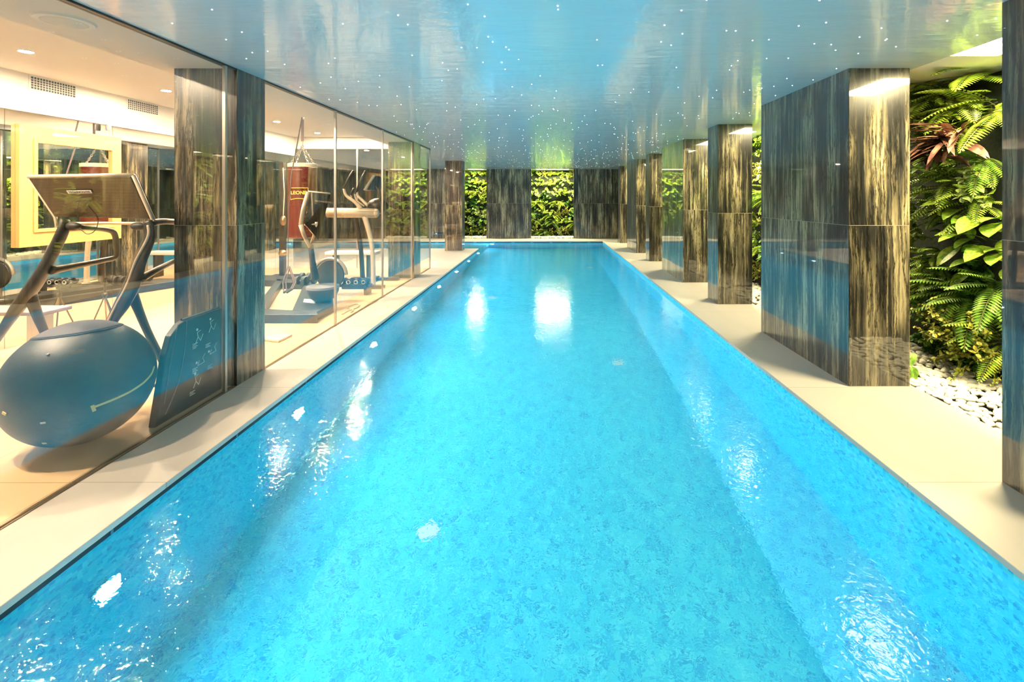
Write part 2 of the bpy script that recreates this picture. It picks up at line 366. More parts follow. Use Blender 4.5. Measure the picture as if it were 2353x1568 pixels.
# ceilings
mb = MB(); mb.box((GX,BACK,ZC),(PX1+.04,YW+.02,ZC+.05)); mb.box((LX,GE,ZC),(GX,YW+.02,ZC+.05)); struct(mb, 'ceiling', M['ceiling'])
pill = [(-.85,.75),(2.0,2.40),(3.615,5.10),(6.39,6.79),(8.02,9.49),(10.68,11.06),(12.25,13.65),(14.95,15.35)]
bays = [(pill[i][1]+pill[i+1][0])/2 for i in range(len(pill)-1)]
lit = [(b-.32, b+.32) for b in bays]; lit[1] = (2.62, 3.30)
mb = MB(); y = BACK
LXA, LXB = PX1+.04, PX1+.36
for a, b in lit: mb.box((LXA,y,ZC),(LXB,a,ZC+.1)); y = b
mb.box((LXA,y,ZC),(LXB,YW,ZC+.1)); mb.box((LXB,BACK,ZC),(WALLX+.1,18.2,ZC+.1))
fl = [(-2.75,-2.25), (-.35,.75)]; x = LX
for a, b in fl: mb.box((x,YW+.02,ZC),(a,YW+.34,ZC+.1)); x = b
mb.box((x,YW+.02,ZC),(LXB,YW+.34,ZC+.1)); mb.box((LX,YW+.34,ZC),(LXB,18.2,ZC+.1))
struct(mb, 'ceiling_planting', M['plaster'])
mb = MB(); mb.box((SOF,BACK,ZC),(GX-.001,GE,ZC+.05)); mb.box((SOF,BACK,ZC+.05),(SOF+.03,GE,GH+.05)); struct(mb, 'ceiling_gym_soffit', M['plaster'])
mb = MB(); mb.box((GM,BACK,GH),(SOF,GE,GH+.05)); struct(mb, 'ceiling_gym', M['plaster'])
mb = MB(); mb.box((GM,GE-.03,ZC),(SOF,GE+.05,GH+.05)); struct(mb, 'wall_gym_end_lintel', M['plaster'])
# the stepped bulkhead over the mirror wall and the wall behind the mirror
ZB = EYE+.836
mb = MB(); mb.box((GM-.1,BACK,ZB),(GM+.02,GE,GH+.05)); struct(mb, 'wall_bulkhead', M['plaster'])
mb = MB(); mb.box((GM-.15,BACK,-.03),(GM-.02,GE,ZB)); struct(mb, 'wall_left', M['plaster'])
# outer walls
mb = MB(); mb.box((WALLX,BACK,-.12),(WALLX+.1,18.2,ZC)); struct(mb, 'wall_right', M['dark_wall'])
mb = MB(); mb.box((LX,17.4,-.12),(WALLX,17.5,ZC)); struct(mb, 'wall_far', M['dark_wall'])
mb = MB(); mb.box((GM-.15,BACK-.1,-.12),(WALLX+.1,BACK,GH+.05)); struct(mb, 'wall_back', M['plaster'])
mb = MB(); mb.box((LX-.1,GE,-.12),(LX,17.5,ZC)); struct(mb, 'wall_side', M['plaster'])
mb = MB(); mb.box((LX,GE-.1,-.12),(GM-.1,GE,ZC+.05)); struct(mb, 'wall_gym_return', M['plaster'])
# stone pillars
for i, (a, b) in enumerate(pill):
    mb = MB().box((PX0,a,0),(PX1,b,ZC)); struct(mb, 'pillar_right_%d' % (i+1), M['stone_b' if i % 2 else 'stone'], bevel=.002)
for i, (x0, x1, y0, y1) in enumerate([(-2.82,-2.345,3.62,3.98), (-2.80,-2.345,8.44,8.87), (-2.73,-2.27,12.8,13.2)]):
    mb = MB().box((x0,y0,0),(x1,y1,ZC if i == 2 else ZC+.0)); struct(mb, 'pillar_left_%d' % (i+1), M['stone'], bevel=.002)
for i, (x0, x1) in enumerate([(-9.0,-2.87), (-2.10,-.55), (.92,PX1)]):
    mb = MB().box((x0,YW,0),(x1,YW+.12,ZC)); struct(mb, 'wall_far_panel_%d' % (i+1), M['stone'], bevel=.002)

# glass walls, one pane after another, slim metal posts at the joints
panes = [(BACK,.1),(.12,3.50),(4.0,5.33),(5.35,6.86),(6.88,8.34),(8.88,GE)]
for i, (a, b) in enumerate(panes):
    mb = MB().box((GX-.006,a,.006),(GX+.006,b,ZC)); o = struct(mb, 'window_%d' % (i+1), M['glass'])
mb = MB().box((GX-.006,3.515,.006),(GX+.006,3.60,ZC)); struct(mb, 'window_7', M['glass'])
for i, (a, b) in enumerate([(GM+.01,-3.84),(-3.82,GX-.01)]):
    mb = MB().box((a,GE,.006),(b,GE+.012,ZC)); struct(mb, 'window_%d' % (i+8), M['glass'])
mb = MB()
for y in (.11, 3.507, 5.34, 6.87, 8.35): mb.box((GX-.012,y-.012,0),(GX+.010,y+.012,ZC-.001))
mb.box((-3.842,GE-.002,0),(-3.818,GE+.014,ZC-.001)); mb.box((GX-.012,GE-.006,0),(GX+.010,GE+.018,ZC-.001))
struct(mb, 'trim_glass_posts', M['steel'])
mb = MB(); mb.box((GX-.014,BACK,ZC-.012),(GX+.012,GE,ZC-.0005)); mb.box((GX-.05,BACK,ZC-.006),(GX-.035,GE,ZC-.0005)); struct(mb, 'trim_glass_head', M['dark_metal'])
# mirror wall panels
ys = [BACK]+[ -1.1+1.12*i for i in range(10)]
ys = [y for y in ys if y < GE-.2]+[GE-.04]
for i in range(len(ys)-1):
    mb = MB().box((GM-.02,ys[i]+.002,.0),(GM,ys[i+1]-.002,ZB)); o = mb.build('wall_mirror_panel', M['mirror'], kind='structure')

# ------------------------------------------------------------------ lamps
def downlight(x, y, z, label, power, col, name='downlight', r=.045, grp='ceiling downlights'):
    t = thing(name, (x,y,z), label, 'ceiling light', grp)
    part(MB().lathe((x,y,z-.004), [(r+.015,0),(r+.015,.004),(r,.004),(r,.0),(r+.015,0)], 24, cap=False), 'trim_ring', M['white'], t)
    part(MB().lathe((x,y,z-.0025), [(r,0),(r,.001)], 24), 'lens', M['lamp'], t)
    area('downlight_lamp', (x,y,z-.012), (0,0,0), 2*r, power, col, t, spread=2.0); return t
names = ['nearest the loudspeaker', 'above the wall vents', 'between the vents and the column', 'glowing beside the punching bag hook', 'last before the end glass']
for i, (y, w_) in enumerate(zip([2.5,3.97,5.43,7.65,9.0], names)):
    downlight(-4.32, y, GH, 'small round gym ceiling light '+w_, GYM_W, C_GYM)
for i, y in enumerate([2.3,3.97,5.43,7.65,9.0]):
    downlight(-3.60, y, GH, 'small round gym ceiling light hidden by the soffit edge, seen mirrored', GYM_W, C_GYM)
downlight(-3.75, 9.95, ZC, 'small round ceiling light just outside the gym end glass', 12, C_GYM)
downlight(-4.0, 14.1, ZC, 'small round ceiling light above the left arm of the pool', 12, C_GYM)
for i, (a, b) in enumerate(lit):
    c = ((LXA+LXB)/2, (a+b)/2, ZC+.1)
    t = thing('ceiling_lamp', c, 'warm rectangular light recess over planted bay %s' % ['behind the camera','beside the big fern, top right','past the first broad stone pillar','past the slim lit pillar','past the second broad pillar','past the third slim pillar','at the far end of the row'][i], 'ceiling light', 'light recesses above the planting')
    part(MB().box((LXA+.002,a+.002,ZC+.085),(LXB-.002,b-.002,ZC+.095)), 'diffuser', M['garden_lamp'], t)
    area('garden_light', (c[0],c[1],ZC+.08), (0,0,0), LXB-LXA-.02, GARDEN_W*(2.5 if i == 1 else 1.5), C_GARDEN, t, size_y=b-a-.02)
for i, (a, b) in enumerate(fl):
    c = ((a+b)/2, YW+.18, ZC+.1)
    t = thing('ceiling_lamp', c, 'warm light recess above the %s planted bay of the far wall' % ['narrow left','wide middle'][i], 'ceiling light', 'light recesses above the planting')
    part(MB().box((a+.002,YW+.03,ZC+.045),(b-.002,YW+.33,ZC+.055)), 'diffuser', M['far_lamp'], t)
    area('garden_light', (c[0],c[1],ZC+.042), (0,0,0), b-a-.02, 10*(b-a), C_GARDEN, t, size_y=.28)
wl = ['nearest the camera, large white oval', 'second from the camera', 'third from the camera', 'fourth from the camera', 'fifth from the camera', 'sixth from the camera', 'seventh from the camera', 'last before the left arm']
for i in range(9):
    y = 2.07+1.585*(i-1)
    if y > 13.2: break
    t = thing('pool_light', (XL,y,-.47), 'round glowing underwater lamp in the left pool wall, %s' % (['behind the frame edge']+wl)[i], 'pool light', 'underwater lamps')
    part(MB().lathe((XL,y,-.47), [(.062,0),(.062,.008),(.05,.012),(.045,.008)], 24, (1,0,0)), 'rim', M['chrome'], t)
    part(MB().lathe((XL+.008,y,-.47), [(.045,0),(.045,.004),(.001,.006)], 24, (1,0,0)), 'lens', M['pool_lamp'], t)
    area('pool_lamp', (XL+.03,y,-.47), (0,-PI/2-.1,0), .10, POOL_W, C_POOL, t)
for k, x in enumerate((-3.0,-4.6)):
    t = thing('pool_light', (x,LY0,-.30), 'underwater lamp in the side pool arm, %s' % ['closer to the main pool','farther from the main pool'][k], 'pool light', 'underwater lamps of the left arm')
    part(MB().lathe((x,LY0,-.30), [(.062,0),(.062,.008),(.05,.012),(.045,.008)], 24, (0,1,0)), 'rim', M['chrome'], t)
    part(MB().lathe((x,LY0+.008,-.30), [(.045,0),(.045,.004),(.001,.006)], 24, (0,1,0)), 'lens', M['pool_lamp'], t)
    area('pool_lamp', (x,LY0+.03,-.30), (PI/2,0,0), .10, POOL_W, C_POOL, t)
t = thing('pool_light', (-1.8,YF,-.40), 'round underwater lamp in the far pool wall at its left corner', 'pool light', 'underwater lamps')
part(MB().lathe((-1.8,YF,-.40), [(.062,0),(.062,.008),(.05,.012),(.045,.008)], 24, (0,-1,0)), 'rim', M['chrome'], t)
part(MB().lathe((-1.8,YF-.008,-.40), [(.045,0),(.045,.004),(.001,.006)], 24, (0,-1,0)), 'lens', M['pool_lamp'], t)
area('pool_lamp', (-1.8,YF-.03,-.40), (-PI/2,0,-.35), .10, POOL_W*1.4, C_POOL, t)
for i, (px, py) in enumerate([(985,1345),(1420,955),(1130,785),(1355,697)]):
    c = Q(px, py, -1.15)
    tag(recentre(MB().lathe((c.x,c.y,-1.42), [(.07,0),(.07,.006),(.05,.012),(.002,.012)], 24).build('floor_inlet', M['white'], smooth='auto'), (c.x,c.y,-1.42)),
        'pale round inlet on the pool floor, %s' % ['nearest, left of the middle','second, right of the middle','third, left of the middle','farthest, right of the middle'][i], 'pool inlet', 'pool floor inlets')

# star points in the ceiling
random.seed(5); stars = []
while len(stars) < 620:
    x, y = random.uniform(-2.25,2.7), random.uniform(.9,16.3)
    if all((x-a)**2+(y-b)**2 > .04 for a, b in stars[-60:]): stars.append((x,y))
stars.sort(key=lambda s: s[1])
sproto = None
for x, y in stars[:300]:
    if sproto is None: o = sproto = MB().lathe((0,0,-.003), [(.0038,0),(.0038,.003)], 8).build('star_light', M['star'])
    else: o = sproto.copy(); S.collection.objects.link(o)
    o.location = (x,y,ZC); tag(o, 'tiny white star point in the pale blue glossy ceiling', 'star light', 'star points in the ceiling')
mb = MB()
for x, y in stars[300:]: mb.lathe((x,y,ZC-.003), [(.0038,0),(.0038,.003)], 6)
tag(mb.build('star_light_field', M['star'], kind='stuff'), 'many distant tiny star points scattered over the far ceiling', 'star lights')

# ------------------------------------------------------------------ planting. Plants grow towards local -Y out of the wall at the origin
R = random.Random(11); U = R.uniform
def frond(M1, p, d, L, W, droop, n=22, pw=.024):
    p = Vector(p); d = Vector(d).normalized(); pts = [p.copy()]
    for i in range(n):
        t = (i+1)/n; d = (d+Vector((0,0,-droop/n))).normalized(); p = p + d*(L/n); pts.append(p.copy())
        side = d.cross(Vector((0,0,1)))
        if side.length < .1: side = d.cross(Vector((0,-1,0)))
        side.normalize(); up = side.cross(d)
        if i < 2: continue
        ln = W*math.sin(PI*min(1,(t*.93+.07)))**.7*(1-.25*t)+.006
        for sgn in (-1,1):
            q = p + (side*sgn + d*.38 - up*.25).normalized()*ln; b = d*(pw*.5)
            M1.add([p-b*.7, p+side*sgn*ln*.45+b*.8+d*ln*.1, q, p+side*sgn*ln*.45-b*.7+d*ln*.1], [(0,1,2,3)])
    return pts
def fern(n, L, W, pw=.024, droop=.9, up=.5):
    a, b = MB(), MB()
    for i in range(n):
        th = U(-1.25,1.25); pts = frond(a, (U(-.04,.04),0,U(-.05,.05)), (math.sin(th), -math.cos(th)*U(.5,1), U(-.3,up)), L*U(.75,1.1), W*U(.8,1.1), droop*U(.6,1.3), pw=pw)
        b.tube(pts[::3]+[pts[-1]], [.003]*(len(pts[::3]))+[.001], n=4)
    return a, b
def broad(n, L, W, spread=.16, stemL=.14, droop=.7):
    a, b = MB(), MB()
    for i in range(n):
        th = U(-1.3,1.3); z = U(-spread,spread); o = Vector((U(-spread,spread),0,z)); d = Vector((math.sin(th),-math.cos(th),U(-.2,.7))).normalized()
        p = o + d*stemL*U(.6,1.3); b.tube([o,p], .003, n=4)
        d2 = (d+Vector((U(-.5,.5),-.2,U(-.7,.1)))).normalized()
        a.leaf(p, d2, (U(-.3,.3),-.5,1), L*U(.7,1.15), W*U(.8,1.1), droop, seg=9, fold=.12)
    return a, b
def small(n, L, W, spread=.17, depth=.2, droop=.3):
    a, b = MB(), MB()
    for k in range(max(5,n//22)):
        th = U(-1.3,1.3); d = Vector((math.sin(th)*.9,-abs(math.cos(th))*depth*5,U(-.7,.8))).normalized(); o = Vector((U(-spread,spread)*.7,0,U(-spread,spread)*.7)); ln = U(.6,1.2)*depth
        b.tube([o,o+d*ln], .0025, n=4)
        for j in range(22):
            p = o+d*ln*U(.2,1.05)
            a.leaf(p, (U(-1,1),U(-1.1,.3),U(-.8,.8)), (U(-.4,.4),-.6,1), L*U(.7,1.2), W*U(.8,1.2), droop, seg=3)
    return a, b
def lance(n, L, W):
    a, b = MB(), MB(); b.tube([(0,0,0),(0,-.14,.02)], .008, n=5)
    for i in range(n):
        th = U(-1.4,1.4); a.leaf((U(-.12,.12),-.12+U(-.05,.05),U(-.05,.06)), (math.sin(th),-math.cos(th)*.7,U(-.35,.6)), (0,-.4,1), L*U(.7,1.2), W, .55, seg=5, shape=.5)
    return a, b
LIB = {
 'fern_lime': ('fern', fern(13,.46,.085,.026), 'lime'), 'fern_fine': ('fern', fern(18,.36,.055,.014), 'fern'), 'fern_dark': ('fern', fern(11,.44,.085,.024), 'mid'),
 'fern_top': ('fern', fern(6,.50,.10,.032,.7,.9), 'lime'), 'fern_small': ('fern', fern(16,.27,.045,.014,.7), 'fern'),
 'broad_spot': ('broadleaf_plant', broad(13,.25,.15,.15,.15), 'spot'), 'broad_mid': ('broadleaf_plant', broad(16,.15,.085,.17,.12), 'mid'), 'broad_dark': ('broadleaf_plant', broad(14,.14,.09,.17,.08), 'dark'),
 'pale': ('leafy_plant', small(170,.075,.04,.17,.2), 'pale'), 'lime': ('leafy_plant', small(200,.06,.034,.17,.2), 'lime'), 'green': ('leafy_plant', small(220,.055,.035,.2,.17), 'mid'),
 'dark': ('leafy_plant', small(200,.06,.042,.2,.14), 'dark'), 'gold': ('golden_shrub', small(520,.028,.018,.15,.22), 'gold'), 'brown': ('brown_leaved_plant', lance(46,.25,.042), 'brown'),
 'hang': ('trailing_plant', small(200,.07,.045,.14,.2,.9), 'spot')}
protos = {}
for k, (nm, (a, b), lm) in LIB.items():
    protos[k] = (nm, a.build(nm, LM[lm]), b.build('stems', LM['stem']))
used = set()
def plant(k, loc, label, group=None, s=1.0, face=-PI/2, stems=True, tilt=0):
    nm, leaf_o, stem_o = protos[k]
    o = leaf_o if k not in used else leaf_o.copy()
    if k in used: S.collection.objects.link(o)
    st = None
    if stems:
        st = stem_o if k not in used else stem_o.copy()
        if k in used: S.collection.objects.link(st)
        st.parent = o
    used.add(k)
    o.location = loc; o.rotation_euler = (0, tilt, face+R.uniform(-.15,.15)); o.scale = (s,)*3
    return tag(o, label, 'plant', group)
WX = WALLX-.05
def PW(px, py, x=3.36, off=0):                       # a point of the right planted wall seen at a pixel
    d = x*F/(px-VX); v = P(px, py, d); v.x = WX-off; return v
near = [('fern_top',2235,185,1.0,'lime fern with long arching fronds at the top right, under the light recess'),
 ('fern_lime',2120,205,.9,'yellow-green fern at the very top next to the broad stone pillar'),('fern_lime',2175,225,.9,'bright fern between the top corner fern and the brown leaves'),
 ('fern_lime',2262,245,1.0,'large-frond fern just above the brown-leaved plant'),('brown',2232,315,1.05,'purple-brown plant with pointed leaves in the upper wall'),
 ('brown',2185,345,.85,'smaller brown pointed-leaf tuft lower left of the big brown plant'),('pale',2120,270,1.0,'pale leafy clump below the top left fern'),
 ('lime',2150,300,1.0,'lime small-leaved clump left of the brown plant'),('broad_dark',2108,335,.9,'dark round-leaved plant by the pillar edge, beside the brown tuft'),
 ('broad_mid',2118,385,1.0,'green broad-leaved plant by the pillar under the dark round leaves'),('fern_dark',2235,375,.8,'green fern directly under the brown-leaved plant'),
 ('pale',2265,420,1.0,'pale leafy tuft at the right edge, level with the fine fern'),('fern_fine',2175,420,1.15,'large fine-textured yellow fern in the middle of the wall'),
 ('fern_fine',2235,455,1.0,'fine yellow fern to the right above the speckled leaves'),('broad_mid',2115,445,.95,'light broad-leaved plant by the pillar, left of the fine fern'),
 ('fern_small',2160,480,1.1,'small yellowish fern in the middle, left above the speckled leaves'),('pale',2110,490,1.0,'pale leafy clump by the pillar at mid height'),
 ('broad_spot',2245,520,1.05,'big speckled yellow-green leaves at mid height on the right'),('broad_spot',2262,585,.9,'lower cluster of big speckled leaves above the dark hollow'),
 ('broad_mid',2180,530,.8,'broad green leaves left of the big speckled plant'),('lime',2115,545,1.0,'lime small-leaved clump by the pillar below mid height'),
 ('fern_small',2135,590,1.2,'upright feathery fern by the pillar, below mid height'),('fern_small',2120,645,1.2,'feathery fern by the pillar, two thirds down'),
 ('dark',2200,620,1.1,'dark small-leaved plant in the hollow under the speckled leaves'),('dark',2230,650,1.1,'dark small-leaved plant at the bottom of the hollow'),
 ('fern_dark',2215,685,1.0,'deep green fern with spread fronds above the golden shrub'),('fern_dark',2268,655,.9,'deep green fern at the right edge above the golden shrub'),
 ('green',2110,700,1.0,'green small-leaved clump by the pillar, left of the golden shrub'),('gold',2195,735,1.0,'golden variegated shrub in the lower wall, upper clump'),
 ('gold',2215,785,1.1,'golden variegated shrub in the lower wall, lower clump'),('green',2160,750,1.0,'green small-leaved clump left of the golden shrub'),
 ('fern_lime',2278,775,.75,'drooping fern at the lower right corner of the planting'),('gold',2283,835,.6,'small golden tuft at the lower right corner by the pillar'),
 ('dark',2120,770,1.0,'dark small-leaved plant by the pillar low on the wall'),('dark',2180,800,1.0,'dark foliage just above the pebbles on the left'),
 ('dark',2235,835,1.0,'dark foliage just above the pebbles in the middle'),('broad_dark',2262,855,.8,'dark round leaves just above the pebbles on the right'),
 ('lime',2200,275,.9,'lime leafy tuft just above the brown plant'),('green',2235,745,1.0,'green clump right behind the golden shrub'),
 ('green',2145,665,1.0,'green small-leaved clump right of the feathery fern'),('lime',2200,395,.8,'lime leafy tuft between the brown plant and the fine fern'),
 ('fern_dark',2180,660,.8,'mid green fern between the feathery fern and the hollow')]
for k, px, py, s, lb in near:
    plant(k, PW(px, py, 3.28 if k in ('brown','gold') else 3.36, {'brown':.14,'gold':.12,'pale':.08,'lime':.08,'green':.05}.get(k,0)), lb, 'plants of the nearest planted bay', s*({'brown':1.3,'gold':1.25}.get(k, 1.25 if 'fern' in k else .95)))
gp = plant('broad_mid', (0,0,0), 'green broad-leaved plant sprawling on the white pebbles beside the broad pillar', None, .85)
gp.location = (2.95,4.0,.05)
kinds = ['lime','pale','fern_fine','green','fern_lime','dark','broad_mid','gold','fern_dark','green','broad_dark','fern_small','lime','hang']
nice = {'lime':'lime small-leaved clump','pale':'pale small-leaved clump','fern_fine':'fine yellow fern','green':'green small-leaved clump','fern_lime':'bright arching fern','dark':'dark small-leaved clump','broad_mid':'green broad-leaved plant','gold':'golden shrub','fern_dark':'deep green fern','broad_dark':'dark round-leaved plant','fern_small':'small yellowish fern','hang':'trailing speckled plant'}
R.seed(4)
for iy, y in enumerate([5.2+.42*i for i in range(27)]):
    for iz in range(6):
        z = 2.25-iz*.40+U(-.06,.06); k = kinds[(iy*5+iz*3+R.randrange(3)) % len(kinds)]
        if iz == 5: k = 'dark' if iy % 2 else 'gold'
        plant(k, (WX, y+U(-.08,.08), z), nice[k]+' in the planted wall behind the right-hand pillars', nice[k]+'s behind the right-hand pillars', U(.95,1.25), stems=False)
for x0, x1, wd in [(-3.0,-2.0,'narrow left'), (-.65,1.0,'wide middle')]:
    nx = round((x1-x0)/.27)
    for ix in range(nx+1):
        for iz in range(7):
            z = 2.28-iz*.345+U(-.05,.05); k = kinds[(ix*3+iz*5+R.randrange(4)) % len(kinds)]
            if iz == 6 and ix % 2: k = 'gold'
            plant(k, (x0+(x1-x0)*ix/nx, 17.38, z), nice[k]+' in the %s planted bay of the far wall' % wd, nice[k]+'s in the %s planted bay' % wd, U(.85,1.15), face=0, stems=False)
for k, (nm, a, b) in protos.items():
    if k not in used: bpy.data.objects.remove(a)
for k, (nm, a, b) in protos.items():
    if b.parent is None: bpy.data.objects.remove(b)

# white pebbles: the nearest as single stones, the rest as one bed
R.seed(9)
def pebble_mb(n=10, m=6):
    a = MB(); k = [U(.8,1.2) for _ in range(3)]; ph = [U(0,6) for _ in range(4)]
    rings = []
    for i in range(m+1):
        th = max(1e-3,min(PI-1e-3,PI*i/m)); rings.append([])
        for j in range(n):
            f = 2*PI*j/n; r = 1+.10*math.sin(2*f+ph[0])+.07*math.sin(3*f+ph[1])+.06*math.sin(2*th+ph[2])
            rings[-1].append((math.sin(th)*math.cos(f)*r*1.25*k[0], math.sin(th)*math.sin(f)*r*k[1], -math.cos(th)*.62*r))
    return a.loft(rings)
pm = [pebble_mb() for _ in range(6)]
pebs = []
for i in range(3600):
    x, y = U(2.80,WALLX-.02), U(2.45,5.1)
    zt = -.03+.05*min(1,(x-2.78)/.35)+U(0,.012)
    pebs.append((x,y,zt,U(.018,.034)))
grid = {}; kept = []
for p_ in pebs:
    g = (int(p_[0]/.06), int(p_[1]/.06)); ok = True
    for a in (-1,0,1):
        for b in (-1,0,1):
            for q in grid.get((g[0]+a,g[1]+b), []):
                if (q[0]-p_[0])**2+(q[1]-p_[1])**2 < (.72*(q[3]+p_[3]))**2: ok = False
    if ok: grid.setdefault(g, []).append(p_); kept.append(p_)
def in_view(p_): px = VX+p_[0]*F/p_[1]; return 2080 < px < 2300
vis = sorted([p_ for p_ in kept if in_view(p_)], key=lambda p_: (p_[0]-2.78)+abs(p_[1]-3.3)*.5)
single = vis[:300]; sset = set(single)
pobj = []
for i, (x,y,z,r) in enumerate(single):
    if i < 6: o = pm[i].build('pebble', M['pebble'], smooth=True); pobj.append(o)
    else: o = pobj[R.randrange(6)].copy(); S.collection.objects.link(o)
    o.location = (x,y,z); o.scale = (r,r,r); o.rotation_euler = (U(-.3,.3),U(-.3,.3),U(0,6.3))
    tag(o, 'rounded white pebble lying below the planted wall beside the broad stone pillar', 'pebble', 'white pebbles of the nearest bay')
bed = MB()
def add_peb(x,y,z,r,src):
    a = U(0,6.3); c, s_ = math.cos(a), math.sin(a)
    bed.add([(x+r*(v[0]*c-v[1]*s_), y+r*(v[0]*s_+v[1]*c), z+r*v[2]) for v in src.v], src.f)
for p_ in kept:
    if p_ not in sset: add_peb(*p_, pm[R.randrange(6)])
lo = pebble_mb(6,4)
for i in range(2200): add_peb(U(2.8,WALLX-.05), U(5.1,16.4), U(-.03,.0), U(.03,.05), lo)
for i in range(500): add_peb(U(-3.0,-2.0), U(16.80,17.35), U(-.02,.02), U(.03,.05), lo)
for i in range(700): add_peb(U(-.65,1.0), U(16.80,17.35), U(-.02,.02), U(.03,.05), lo)
tag(bed.build('pebble_bed', M['pebble'], smooth=True, kind='stuff'), 'white pebbles filling the strips in front of the planted walls', 'pebbles')

# ------------------------------------------------------------------ gym: wall fittings
def vent(px0, px1, pyt, pyb, label):
    X = GM+.02; y0 = -X*F/(VX-px0); y1 = -X*F/(VX-px1); zt = EYE-(pyt-VY)/F*y0; zb = EYE-(pyb-VY)/F*y0
    t = thing('air_vent', (X,y0,zb), label, 'air vent', 'vents in the gym bulkhead')
    b = .02
    fr = MB(); fr.box((X,y0-b,zb-b),(X+.006,y1+b,zb)); fr.box((X,y0-b,zt),(X+.006,y1+b,zt+b)); fr.box((X,y0-b,zb),(X+.006,y0,zt)); fr.box((X,y1,zb),(X+.006,y1+b,zt))
    part(fr, 'frame', M['plaster'], t)
    part(MB().box((X,y0,zb),(X+.001,y1,zt)), 'backing', M['black'], t)
    g = MB(); n = 16
    for i in range(1,n): yy = y0+(y1-y0)*i/n; g.box((X+.001,yy-.003,zb),(X+.005,yy+.003,zt))
    for i in range(1,5): zz = zb+(zt-zb)*i/5; g.box((X+.001,y0,zz-.003),(X+.005,y1,zz+.003))
    part(g, 'grille', M['plaster'], t)
vent(70,172,175,203,'white air vent grille on the bulkhead, the one nearer the camera')
vent(293,362,228,250,'white air vent grille on the bulkhead, the one nearer the column')
t = thing('ceiling_speaker', (-2.66,2.64,ZC), 'round flat white loudspeaker in the gym soffit above the ball', 'loudspeaker')
part(MB().lathe((-2.66,2.64,ZC-.012), [(.10,0),(.125,.002),(.135,.012)], 48), 'bezel', M['white'], t, smooth='auto')
part(MB().lathe((-2.66,2.64,ZC-.015), [(.001,0),(.095,.0),(.10,.004)], 48), 'grille', M['plaster'], t, smooth='auto')
sp = P(250, 300, 5.02)
tag(recentre(MB().lathe((GM+.06,5.5,ZB-.07), [(.022,0),(.026,.02),(.026,.07)], 16).build('motion_sensor', M['grey'], smooth='auto'), (GM+.06,5.5,ZB-.07)), 'small grey cylindrical sensor under the bulkhead above the wooden framed mirror', 'sensor')
# wooden framed mirror on the mirror wall
X = -5.06; y0, y1, z0, z1 = 4.59, 5.69, EYE-.486, EYE+.706; i0, i1, j0, j1 = 4.75, 5.56, EYE-.315, EYE+.54
t = thing('framed_mirror', (X,y0,z0), 'deep pale wooden frame holding a dark mirror, hung on the mirrored gym wall', 'mirror')
fr = MB(); fr.box((GM+.001,y0,z0),(X,i0,z1)); fr.box((GM+.001,i1,z0),(X,y1,z1)); fr.box((GM+.001,i0,z0),(X,i1,j0)); fr.box((GM+.001,i0,j1),(X,i1,z1))
part(fr, 'wood_frame', M['oak'], t)
ln = MB(); e = .035
ln.box((X,i0-e,j0-e),(X+.012,i0,j1+e)); ln.box((X,i1,j0-e),(X+.012,i1+e,j1+e)); ln.box((X,i0,j0-e),(X+.012,i1,j0)); ln.box((X,i0,j1),(X+.012,i1,j1+e))
part(ln, 'inner_frame', M['oak'], t, bevel=.003)
part(MB().box((X-.02,i0,j0),(X-.012,i1,j1)), 'mirror_glass', M['mirror'], t)

# ------------------------------------------------------------------ gym ball
BC = Vector((-2.735,2.81,.351)); BR = .348
t = thing('exercise_ball', (BC.x,BC.y,0), 'large charcoal exercise ball with yellow strap and flat stitched top, standing behind the glass', 'exercise ball')
tilt = Vector((-.10,.06,1)).normalized()
prof = []
for i in range(41):
    a = PI*i/40; prof.append((BR*math.sin(a), -BR*math.cos(a)))
part(MB().lathe(BC, prof, 72, tilt), 'ball_body', M['ball'], t, smooth=True)
cap = [(BR*math.sin(a)+.0015, BR*math.cos(a)+.0015) for a in [math.radians(34)*(1-i/10) for i in range(11)]]
tc_ = part(MB().lathe(BC, cap, 72, tilt), 'top_cover', M['ball_top'], t, smooth=True)
sr = BR*math.sin(math.radians(34)); sh = BR*math.cos(math.radians(34)); u = tilt.orthogonal().normalized(); v = tilt.cross(u)
part(MB().tube([BC+tilt*(sh+.001)+(u*math.cos(a)+v*math.sin(a))*(sr+.001) for a in [2*PI*i/60 for i in range(61)]], .003, n=6), 'seam', M['ball'], tc_, smooth=True)
def on_ball(px, py, r=BR+.002):
    o = Vector((0,0,EYE)); d = (P(px,py,1)-o).normalized(); L_ = o-BC; b = L_.dot(d); c = L_.dot(L_)-r*r; q = b*b-c
    return o+d*(-b-math.sqrt(q)) if q > 0 else None
def strap(pts, wd, name, m, parent):
    sm = []
    for i in range(len(pts)-1):
        for k in range(5): t_ = k/5; sm.append((pts[i][0]*(1-t_)+pts[i+1][0]*t_, pts[i][1]*(1-t_)+pts[i+1][1]*t_))
    sm.append(pts[-1]); c = [on_ball(*p_) for p_ in sm]; c = [p_ for p_ in c if p_]
    for _ in range(3): c = [c[0]]+[(c[i-1]+c[i]*2+c[i+1])/4 for i in range(1,len(c)-1)]+[c[-1]]
    mb = MB(); vs = []
    for i, p_ in enumerate(c):
        n_ = (p_-BC).normalized(); d_ = (c[min(i+1,len(c)-1)]-c[max(i-1,0)]).normalized(); s_ = n_.cross(d_).normalized()*wd/2
        q = BC+n_*(BR+.001)
        vs.append([q-s_, q-s_+n_*.004, q+s_+n_*.004, q+s_])
    part(mb.loft(vs), name, m, parent)
strap([(354,842),(348,860),(330,880),(300,900),(262,918),(215,936)], .012, 'yellow_strap', M['yellow'], t)
strap([(212,932),(217,945)], .016, 'strap_end', M['yellow'], t)
strap([(6,948),(14,953)], .014, 'strap_far_end', M['yellow'], t)
